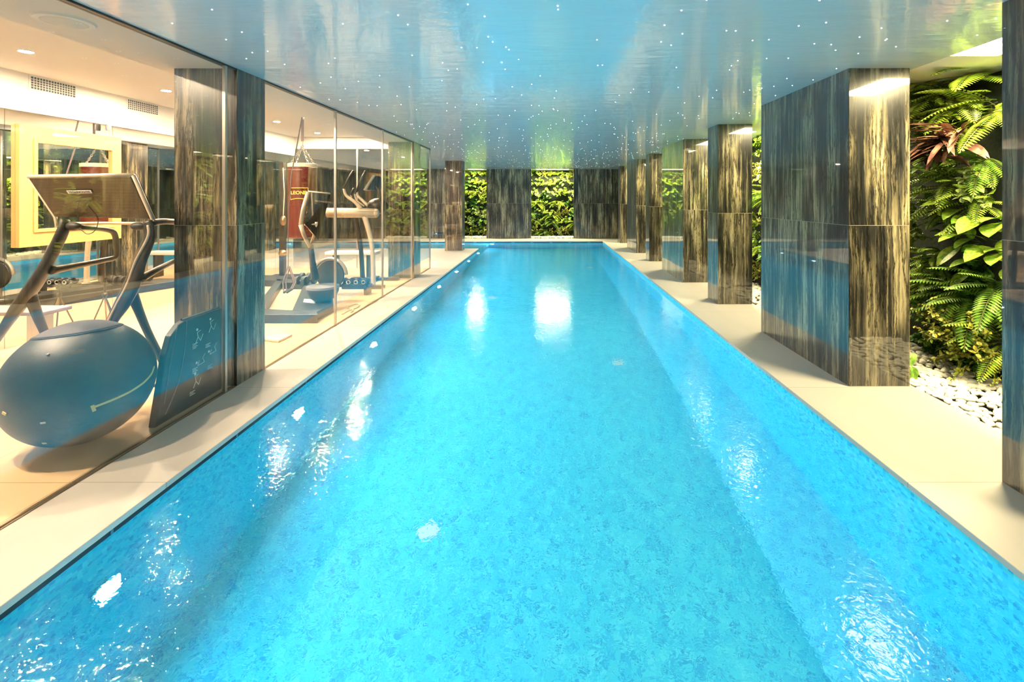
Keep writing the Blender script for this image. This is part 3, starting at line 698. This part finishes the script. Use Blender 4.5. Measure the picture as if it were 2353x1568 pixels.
for k, (px, py, a_, b_) in enumerate([(99,972,.022,.010),(102,1019,.018,.014)]):
    c = on_ball(px, py); n_ = (c-BC).normalized(); u = Vector((0,0,1)).cross(n_).normalized(); v = n_.cross(u)
    part(MB().slab([c-u*a_/2-v*b_/2, c+u*a_/2-v*b_/2, c+u*a_/2+v*b_/2, c-u*a_/2+v*b_/2], .002), 'paper_label', M['white'], t)
c = on_ball(110,815); n_ = (c-BC).normalized()
part(MB().lathe(c-n_*.001, [(.007,0),(.006,.004),(.001,.005)], 14, n_), 'valve_plug', M['grey'], t)

# ------------------------------------------------------------------ dark board with printed exercise figures, behind the ball
xb = -2.425
t = thing('exercise_board', (xb-.03,3.3,0), 'dark padded board printed with white exercise figures, standing against the column behind the glass', 'exercise board')
pr = [(2.96,.0),(2.985,.12),(3.02,.28),(3.045,.42),(3.09,.535),(3.16,.59),(3.20,.602),(3.575,.602),(3.575,.0)]
part(MB().prism([(xb,y,z) for y, z in pr], (-.045,0,0)), 'padded_body', M['board'], t, bevel=.008)
part(MB().tube([(xb-.02,3.2,.612),(xb-.02,3.57,.612)], .007, n=8), 'top_rail', M['chrome'], t)
part(MB().tube([(xb+.001,3.22,.60),(xb+.001,3.20,.4),(xb+.001,3.14,.2),(xb+.001,3.04,.05)], .003, n=6, smooth=4), 'seam', M['grey'], t)
part(MB().tube([(xb+.001,3.14,.59),(xb+.001,3.08,.35),(xb+.001,3.03,.12)], .0025, n=6, smooth=4), 'seam', M['grey'], t)
xf = xb+.002
def fig(y, z, s, lying):
    m = MB(); r = .0022
    pts = [((0,0),(.03,.05)),((.03,.05),(.06,.01)),((.06,.01),(.09,.06)),((.03,.05),(.02,.09)),((.02,.09),(.06,.10))] if not lying else [((0,0),(.08,.01)),((.08,.01),(.06,.05)),((.06,.05),(.09,.08)),((0,0),(.02,.04))]
    for a, b in pts: m.tube([(xf,y+a[0]*s,z+a[1]*s),(xf,y+b[0]*s,z+b[1]*s)], r, n=5)
    m.ellipsoid((xf,y+.02*s,z+.115*s) if not lying else (xf,y-.012*s,z+.03*s), (.002,.012*s,.012*s), 10, 6)
    return m
for k, (y, z, l) in enumerate([(3.30,.42,0),(3.32,.26,1),(3.28,.12,0),(3.43,.46,0),(3.44,.30,1)]):
    part(fig(y, z, .8, l), 'printed_figure', M['white'], t)
m = MB()
for k, (y, z, n) in enumerate([(3.275,.42,4),(3.275,.25,4),(3.40,.38,3),(3.42,.22,3),(3.25,.10,3)]):
    for j in range(n): m.box((xf,y-.004+j*.0,z-.01*j),(xf+.001,y+.045-(j%2)*.014,z-.01*j+.0035))
part(m, 'printed_lines', M['white'], t)

# ------------------------------------------------------------------ exercise machine with wide console (behind the ball)
t = thing('exercise_machine', (-3.25,3.4,0), 'exercise machine with wide perforated console and A-shaped bronze legs behind the ball', 'exercise machine')
TL, TR, BRt, BL = P(65,410,3.3), P(300,406,3.3), P(345,504,3.47), P(125,499,3.47)
back = Vector((0,.035,.02))
con = part(MB().loft([[TL,TR,BRt,BL],[TL+back,TR+back,BRt+back,BL+back]]), 'console', M['perforated'], t, bevel=.006)
bz = MB(); bz.tube([TL+Vector((-.01,.01,.012)),TR+Vector((.01,.01,.012))], .013, n=8); bz.tube([TR+Vector((.01,.01,.012)),BRt+Vector((.012,.01,0)),P(337,528,3.44)], .014, n=8); bz.tube([TL+Vector((-.01,.01,.01)),BL+Vector((-.006,.01,0)),P(130,520,3.45)], .010, n=8)
part(bz, 'console_rim', M['champagne'], t, smooth=True)
part(MB().loft([[a+back*1.02 for a in (TL,TR,BRt,BL)],[a+back*1.25 for a in (TL,TR,BRt,BL)]]), 'display', M['screen'], con)
xd = (TR-TL).normalized(); yd = (TL-BL).normalized(); nrm = xd.cross(yd)
cen = P(183,441,3.352)
plq = MB(); c = cen + nrm*.001
plq.slab([c-xd*.085-yd*.013, c+xd*.085-yd*.013, c+xd*.085+yd*.013, c-xd*.085+yd*.013], .002); part(plq, 'logo_plate', M['white'], con, bevel=.001)
text('TECHNOGYM', 'logo_text', M['dark_metal'], .024, c+nrm*.0035, xd, yd, con)
for px in (104, 293): 
    c2 = P(px+0,462,3.405); part(MB().lathe(c2, [(.024,0),(.022,.003),(.001,.002)], 24, nrm), 'speaker_port', M['black'], con)
def curve(pts, r, name, m, n=10, flat=1.0, sm=5, up=(0,0,1)): return part(MB().tube(pts, r, n=n, flat=flat, smooth=sm, up=up), name, m, t, smooth=True)
curve([P(150,505,3.45),P(143,535,3.43),P(112,598,3.40),P(82,650,3.37),P(45,702,3.34),P(12,750,3.30),P(-40,830,3.26),P(-85,950,3.22)], [.04,.052,.054,.066,.064,.044,.04,.04], 'upright', M['graphite'], flat=.55)
curve([P(70,680,3.37),P(86,725,3.42),P(104,768,3.50),P(130,830,3.60),P(150,885,3.66)], [.045,.036,.030,.028,.03], 'rear_leg', M['graphite'], flat=.55)
curve([P(337,510,3.45),P(343,545,3.44),P(322,600,3.42),P(303,655,3.40),P(280,700,3.38),P(255,745,3.36),P(228,830,3.33),P(214,921,3.32)], [.044,.05,.052,.068,.062,.044,.04,.04], 'upright', M['graphite'], flat=.55)
curve([P(300,665,3.40),P(318,712,3.46),P(338,760,3.54),P(360,805,3.62),P(385,850,3.68),P(398,880,3.68)], [.045,.034,.030,.030,.03,.03], 'rear_leg', M['graphite'], flat=.55)
for a in ([P(144,508,3.43),P(136,536,3.40),P(104,598,3.37),P(72,650,3.34),P(36,702,3.31),P(2,750,3.28)], [P(340,518,3.42),P(340,545,3.41),P(312,600,3.39),P(292,655,3.37),P(268,700,3.35),P(247,742,3.33)]):
    curve(a, .010, 'edge_strip', M['champagne'], n=8)
curve([P(172,522,3.46),P(205,524,3.52),P(245,528,3.72),P(262,536,3.80),P(267,560,3.83),P(266,590,3.86),P(240,598,3.78),P(180,610,3.58),P(118,622,3.41)], [.018,.018,.02,.022,.022,.022,.024,.026,.034], 'side_rail', M['dark_metal'], flat=.8)
curve([P(352,512,3.46),P(385,509,3.62),P(410,520,3.8),P(410,590,3.85),P(392,604,3.75),P(365,618,3.58),P(325,640,3.42)], [.024,.022,.022,.022,.022,.026,.034], 'side_rail', M['dark_metal'], flat=.8)
curve([P(160,514,3.45),P(250,513,3.47),P(335,514,3.45)], .011, 'front_bar', M['champagne'], n=8, sm=3)
for px in (168, 318):
    g = MB(); a = P(px,520,3.44); g.ellipsoid(a, (.055,.03,.03), 16, 10); part(g, 'grip', M['black'], t, smooth=True)
g = MB(); g.tube([P(178,500,3.42),P(180,470,3.34),P(186,460,3.33),P(203,459,3.33),P(208,464,3.34),P(200,472,3.35)], .003, n=6, smooth=4); g.tube([P(200,470,3.35),P(225,502,3.41),P(218,530,3.43),P(200,538,3.42),P(184,525,3.42)], .003, n=6, smooth=4)
part(g, 'safety_cord', M['black'], t, smooth=True)
part(MB().box((-3.95,3.15,0),(-3.80,3.28,.02)).box((-3.22,3.24,0),(-3.08,3.38,.02)), 'foot_pads', M['black'], t)
part(MB().box((-3.79,3.57,0),(-3.60,3.70,.02)).box((-2.96,3.60,0),(-2.84,3.76,.02)), 'foot_pads', M['black'], t)

# floor strip and bench in front of the mirror wall
t = thing('weight_bench', (-4.6,4.1,0), 'flat grey bench in front of the mirror wall left of the machine', 'bench')
part(MB().box((-4.98,3.98,.44),(-4.2,4.24,.475)), 'pad', M['strap'], t, bevel=.01)
for x in (-4.9,-4.35): part(MB().box((x-.02,4.02,0),(x+.02,4.20,.44)), 'leg', M['steel'], t)
t = thing('equipment_tripod', P(268,600,5.3)*1, 'small brass tripod with cords standing before the mirror behind the machine', 'tripod')
a = Vector((-4.85,5.25,.35)); t.location = (a.x,a.y,0)
for dx, dy in ((.12,0),(-.07,.10),(-.07,-.10)): part(MB().tube([a,(a.x+dx,a.y+dy,.0)], .007, n=8), 'leg', M['bronze'], t)
part(MB().tube([(a.x,a.y,.33),(a.x,a.y,.52)], .012, n=8).ellipsoid((a.x,a.y,.36),(.025,.025,.03),12,8), 'head', M['dark_metal'], t)
part(MB().tube([(a.x,a.y,.36),(a.x+.1,a.y-.02,.15),(a.x+.15,a.y-.1,.01),(a.x+.05,a.y-.2,.008),(a.x-.1,a.y-.15,.008),(a.x-.02,a.y-.02,.01)], .005, n=6, smooth=5), 'cord', M['black'], t)

# ------------------------------------------------------------------ punching bag
bc = P(695,450,7.0); bx, by = bc.x, bc.y; bz_t = EYE+(453.5-377)/F*7.0; bz_b = EYE-(547-453.5)/F*7.0
t = thing('punching_bag', (bx,by,bz_b), 'maroon leather punching bag with yellow printed badge hanging on chains in the gym', 'punching bag')
br = .195
part(MB().lathe((bx,by,bz_b), [(.01,0),(br-.02,0),(br,.02),(br,bz_t-bz_b-.02),(br-.02,bz_t-bz_b),(.01,bz_t-bz_b)], 40), 'bag_body', M['maroon'], t, smooth='auto')
part(MB().lathe((bx,by,bz_t-.05), [(br+.003,0),(br+.003,.05),(br-.02,.056)], 40), 'top_band', M['cream'], t, smooth='auto')
top = Vector((bx,by,EYE+1.21)); ring = Vector((bx,by,EYE+(453.5-335)/F*7.0))
def chain(a, b, name, r=.012):
    a, b = Vector(a), Vector(b); n = max(3,int((b-a).length/.03)); m = MB(); d = (b-a).normalized(); u = d.orthogonal().normalized(); v = d.cross(u)
    for i in range(n):
        c = a.lerp(b, (i+.5)/n); w_ = u if i % 2 else v
        m.tube([c + d*math.cos(q)*.02 + w_*math.sin(q)*r for q in [2*PI*k/10 for k in range(11)]], .0035, n=5)
    return part(m, name, M['chrome'], t)
for ax, ay in ((br-.02,0),(-br+.02,0),(0,br-.02),(0,-br+.02)): chain((bx+ax,by+ay,bz_t), ring, 'chain')
part(MB().tube([ring,(bx,by,EYE+(453.5-325)/F*7.0)], .01, n=8), 'swivel', M['chrome'], t)
part(MB().tube([(bx,by,EYE+(453.5-325)/F*7.0),(bx,by,top.z-.08)], .020, n=8, flat=.3), 'strap', M['strap'], t)
part(MB().tube([(bx,by,top.z-.08),(bx+.02,by,top.z-.04),(bx,by,top.z-.005)], .009, n=8, smooth=3), 'hook', M['chrome'], t)
part(MB().lathe((bx,by,top.z-.012), [(.05,0),(.05,.012)], 20), 'ceiling_plate', M['chrome'], t)
# badge: a rounded yellow outline and lettering, on the side turned to the camera
ang = math.atan2(-by, -bx)
def bagpt(a, z, e=.004): return Vector((bx+(br+e)*math.cos(ang+a), by+(br+e)*math.sin(ang+a), z))
zc = EYE+(453.5-446)/F*7.0; m = MB(); hw, hh = .62, .085
loop = [(-hw,hh),(hw,hh),(hw,-hh)]+[(hw-2*hw*k/8, -hh+.02*math.sin(PI*k/8)) for k in range(1,8)]+[(-hw,-hh),(-hw,hh)]
lp = []
for (a0,z0_),(a1,z1_) in zip(loop[:-1],loop[1:]):
    for k in range(4): lp.append(bagpt(a0+(a1-a0)*k/4-.25, zc+z0_+(z1_-z0_)*k/4))
lp.append(lp[0]); m.tube(lp, .006, n=5); part(m, 'badge_outline', M['gold'], t)
n_ = Vector((math.cos(ang-.25),math.sin(ang-.25),0)); xd_ = Vector((-n_.y,n_.x,0))
text('LEONE', 'badge_lettering', M['gold'], .068, Vector((bx,by,zc+.015))+n_*(br+.006), xd_, (0,0,1), t, ext=.004, bold=.0015)

# suspension trainer straps
t = thing('suspension_trainer', (bx-.04,6.85,0), 'grey suspension straps with triangular handles hanging beside the punching bag', 'suspension trainer')
st = P(694,270,6.85); t.location = (st.x,st.y,EYE+1.2)
part(MB().tube([st,P(684,325,6.75),P(670,400,6.6),P(664,480,6.5)], .014, n=6, flat=.35), 'main_strap', M['strap'], t)
part(MB().lathe((st.x,st.y,EYE+1.195), [(.03,0),(.03,.014)], 16), 'anchor', M['chrome'], t)
part(MB().tube([P(664,480,6.5),P(662,560,6.45),P(662,612,6.4)], .012, n=6, flat=.35), 'adjust_strap', M['strap'], t)
for dx in (0, 7):
    m = MB(); m.tube([P(662+dx/2,612,6.4),P(650+dx,650,6.36),P(652+dx,672,6.33)], .008, n=6, flat=.4); m.tube([P(662+dx/2,612,6.4),P(676+dx/2,648,6.4),P(668+dx/2,664,6.36)], .008, n=6, flat=.4)
    part(m, 'handle_loop', M['strap'], t); part(MB().tube([P(651+dx,673,6.33),P(669+dx/2,664,6.36)], .016, n=10), 'handle', M['black'], t)
# gym pulley column beside the mirror end
t = thing('pulley_column', (-4.72,8.55,0), 'slim dark pulley column with hanging attachments near the end of the mirror wall', 'pulley column')
part(MB().box((-4.76,8.5,0),(-4.68,8.6,2.05)), 'post', M['dark_metal'], t, bevel=.005)
part(MB().box((-4.95,8.35,0),(-4.45,8.75,.03)), 'base', M['dark_metal'], t)
m = MB(); m.tube([(-4.66,8.45,1.95),(-4.62,8.42,1.5),(-4.64,8.42,1.1)], .008, n=6); part(m, 'cable', M['champagne'], t)
part(MB().ellipsoid((-4.64,8.42,1.02),(.05,.05,.09),14,10).ellipsoid((-4.64,8.40,.45),(.07,.06,.06),14,10), 'attachment', M['bronze'], t, smooth=True)

# ------------------------------------------------------------------ second machine: tilted console, arms, flywheel and cut-out base
t = thing('exercise_machine', (-2.9,6.2,0), 'exercise machine with tilted dark console and cut-out base before the punching bag', 'exercise machine')
c4 = [P(714,442,6.0),P(759,447,6.12),P(732,552,6.02),P(701,516,5.9)]
bk = Vector((-.03,.03,0))
con = part(MB().loft([c4,[p_+bk for p_ in c4]]), 'console', M['screen'], t, bevel=.004)
part(MB().tube([P(708,442,5.98),P(697,480,5.92),P(691,516,5.86)], .030, n=8, flat=.6), 'console_rim', M['champagne'], t, smooth=True)
part(MB().tube([P(708,440,5.98),P(759,445,6.1)], .009, n=8), 'console_edge', M['champagne'], t, smooth=True)
part(MB().tube([P(691,516,5.86),P(698,540,5.9),P(712,568,5.98)], [.032,.028,.022], n=10, flat=.6), 'arm', M['champagne'], t, smooth=True)
part(MB().tube([P(727,510,6.0),P(724,532,6.02),P(715,560,6.02)], [.02,.018,.016], n=8), 'arm', M['champagne'], t, smooth=True)
part(MB().tube([P(699,517,5.92),P(728,515,6.0)], .012, n=8), 'cross_bar', M['champagne'], t, smooth=True)
xd_ = (c4[1]-c4[0]).normalized(); yd_ = (c4[0]-c4[3]).normalized()
text('TECHNOGYM', 'logo_text', M['champagne'], .03, P(742,464,6.0), xd_, (0,0,1), con)
part(MB().tube([P(714,562,6.0),P(718,600,6.1),P(724,640,6.2)], [.03,.035,.05], n=10), 'stem', M['graphite'], t, smooth=True)
zt = .10
m = MB()
def plate(pts): 
    q = [Q(px,py,zt) for px, py in pts]; m.loft([[Vector((p_.x,p_.y,.0)) for p_ in q], q])
plate([(598,709),(728,716),(730,723),(598,723)])
plate([(672,712),(728,717),(766,697),(764,668),(702,645)])
plate([(598,690),(612,700),(652,642),(636,642)])
plate([(600,632),(655,634),(652,645),(600,644)])
plate([(650,640),(720,640),(720,650),(650,650)])
part(m, 'base', M['graphite'], t, bevel=.006)
q = [Q(px,py,zt+.004) for px, py in [(699,687),(725,689),(724,697),(697,694)]]
part(MB().loft([[p_-Vector((0,0,.003)) for p_ in q], q]), 'logo_plate', M['white'], t)
m = MB(); c = Q(742,664,.26); m.lathe((c.x,c.y,.10), [(.08,0),(.15,.05),(.19,.13),(.195,.17),(.001,.17)], 40); part(m, 'bowl', M['graphite'], t, smooth='auto')
part(MB().lathe((c.x,c.y,.27), [(.195,0),(.195,.03),(.001,.03)], 40), 'seat_pad', M['grey'], t, smooth='auto')
m = MB(); cc = Vector((c.x-.02,c.y+.25,.40)); 
m.tube([cc+Vector((math.cos(a)*.215, .0, math.sin(a)*.215)) for a in [PI*k/16 for k in range(17)]], .022, n=8); part(m, 'flywheel_guard', M['steel'], t, smooth=True)
m = MB(); m.lathe(cc, [(.18,-.02),(.19,0),(.18,.02),(.001,.02)], 36, (0,1,0)); part(m, 'flywheel', M['graphite'], t, smooth='auto')

# round hand weights lying on the base
for i, (px, py) in enumerate([(690,645),(702,636),(713,643)]):
    c = Q(px, py, .17); d = thing('hand_weight', (c.x,c.y,.10), 'round black hand weight on the machine base, %s of three' % ['leftmost','topmost','rightmost'][i], 'hand weight', 'hand weights on the machine base')
    part(MB().lathe((c.x-.08,c.y,.17), [(.001,0),(.06,0),(.065,.01),(.065,.045),(.06,.055),(.001,.055)], 20, (1,0,0)), 'head', M['black'], d, smooth='auto')
    part(MB().lathe((c.x+.03,c.y,.17), [(.001,0),(.06,0),(.065,.01),(.065,.045),(.06,.055),(.001,.055)], 20, (1,0,0)), 'head', M['black'], d, smooth='auto')
    part(MB().tube([(c.x-.03,c.y,.17),(c.x+.04,c.y,.17)], .014, n=10), 'handle', M['chrome'], d)

# ------------------------------------------------------------------ cross trainer at the back
t = thing('cross_trainer', (-3.0,7.7,0), 'cream cross trainer with raised handles, tilted screen and curved legs', 'cross trainer')
D = 7.7
def rbox(pts, ext): return MB().prism(pts, ext)
m = MB(); m.tube([P(752,489,D),P(862,490,D)], .078, n=16, flat=.8); m.ellipsoid(P(864,490,D), (.055,.06,.076), 14, 10)
part(m, 'beam', M['cream'], t, smooth=True)
m = MB()
for dy in (-5,4): m.tube([P(785,489+dy,D-.066),P(866,490+dy,D-.066)], .005, n=6)
part(m, 'groove', M['champagne'], t)
part(MB().tube([P(815,498,D+.05),P(824,540,D+.05),P(830,580,D+.05),P(834,655,D+.05)], [.045,.04,.035,.04], n=12, smooth=4), 'leg', M['dark_metal'], t, smooth=True)
part(MB().tube([P(838,498,D),P(850,540,D),P(856,580,D),P(858,657,D)], [.045,.04,.035,.04], n=12, smooth=4), 'leg', M['cream'], t, smooth=True)
part(MB().tube([P(830,480,D),P(815,464,D-.02),P(796,450,D-.02),P(790,434,D-.02)], [.03,.026,.022,.02], n=10, smooth=4), 'handle_arm', M['cream'], t, smooth=True)
part(MB().tube([P(790,436,D-.02),P(800,412,D-.03),P(812,392,D-.04)], .018, n=10), 'handle_grip', M['black'], t, smooth=True)
part(MB().tube([P(845,472,D),P(832,460,D),P(822,450,D),P(820,440,D)], [.026,.024,.02,.02], n=10, smooth=4), 'handle_arm', M['cream'], t, smooth=True)
part(MB().tube([P(818,446,D),P(828,416,D-.03),P(840,393,D-.04)], .018, n=10), 'handle_grip', M['black'], t, smooth=True)
m = MB()
for px in (806,815): m.tube([P(px,446,D-.03),P(px+4,460,D-.02),P(px+22,474,D)], .012, n=8, smooth=3)
part(m, 'inner_handles', M['cream'], t, smooth=True)
part(MB().tube([P(806,448,D-.03),P(813,433,D-.04)], .018, n=8), 'handle_grip', M['black'], t, smooth=True)
sc = [P(834,437,D-.05),P(856,402,D-.05),P(864,404,D+.02),P(843,439,D+.02)]
part(MB().prism(sc, (.03,.02,0)), 'screen_rim', M['cream'], t, bevel=.004)
part(MB().prism([P(842,437,D-.02),P(862,404,D-.02),P(876,410,D+.05),P(866,438,D+.05)], (.04,.06,0)), 'screen', M['screen'], t, bevel=.01)
part(MB().tube([P(862,425,D+.04),P(872,440,D+.06),P(876,470,D+.05)], .022, n=8), 'screen_arm', M['dark_metal'], t, smooth=True)
part(MB().ellipsoid(P(868,474,D+.12), (.17,.14,.13), 20, 12), 'flywheel_hood', M['graphite'], t, smooth=True)
part(MB().box((-3.2,7.45,0),(-2.55,7.55,.05)).box((-3.0,7.5,0),(-2.9,8.3,.07)).box((-3.35,8.2,0),(-2.55,8.3,.05)), 'base', M['graphite'], t, bevel=.005)

# dumbbell rack
t = thing('dumbbell_rack', (-2.95,7.1,0), 'low dark rack of dumbbells on the gym floor below the cross trainer', 'rack')
part(MB().box((-3.22,7.02,.11),(-2.62,7.18,.14)), 'shelf', M['dark_metal'], t)
part(MB().box((-3.20,7.0,0),(-3.16,7.2,.14)), 'side_leg', M['dark_metal'], t); part(MB().box((-2.68,7.0,0),(-2.64,7.2,.14)), 'side_leg', M['dark_metal'], t)
for i in range(5):
    x = -3.13+i*.11; d = thing('dumbbell', (x,7.1,.14), 'black dumbbell with white number ring on the low rack, %s from the left' % ['first','second','third','fourth','last'][i], 'dumbbell', 'dumbbells on the low rack')
    for s_ in (-1,1): part(MB().lathe((x,7.1+s_*.05+(-.04 if s_<0 else 0),.185), [(.001,0),(.042,0),(.045,.006),(.045,.034),(.042,.04),(.001,.04)], 16, (0,1,0)), 'head', M['black'], d, smooth='auto')
    part(MB().tube([(x,7.05,.185),(x,7.15,.185)], .013, n=8), 'handle', M['chrome'], d)
    part(MB().lathe((x,7.0085,.185), [(.03,0),(.022,-.001),(.022,0)], 16, (0,1,0)), 'ring', M['white'], d)
# flat white bench
t = thing('workout_bench', (-3.3,8.6,0), 'slim white padded workout bench near the gym end glass', 'bench')
part(MB().box((-3.95,8.5,.40),(-3.05,8.75,.46)), 'pad', M['white'], t, bevel=.015)
for x in (-3.8,-3.2): part(MB().box((x-.02,8.53,0),(x+.02,8.72,.40)), 'leg', M['dark_metal'], t)
# skipping rope on the floor by the glass
q = [Q(px,py,.008) for px, py in [(786,722),(800,714),(818,708),(826,702),(820,698),(806,702),(798,708),(812,712),(806,718)]]
o = MB().tube(q, .008, n=6, smooth=4).build('skipping_rope', M['champagne'], smooth=True)
tag(recentre(o, q[0]), 'pale coiled skipping rope on the gym floor beside the glass', 'skipping rope')
q = [Q(px,py,.02) for px, py in [(607,779),(640,766),(672,768),(640,783)]]
o = MB().loft([[Vector((p_.x,p_.y,0)) for p_ in q], q]).build('towel', M['cream'], bevel=.004)
tag(recentre(o, (q[0].x,q[0].y,0)), 'small folded beige towel on the gym floor beside the column', 'towel')
bpy.context.view_layer.update()
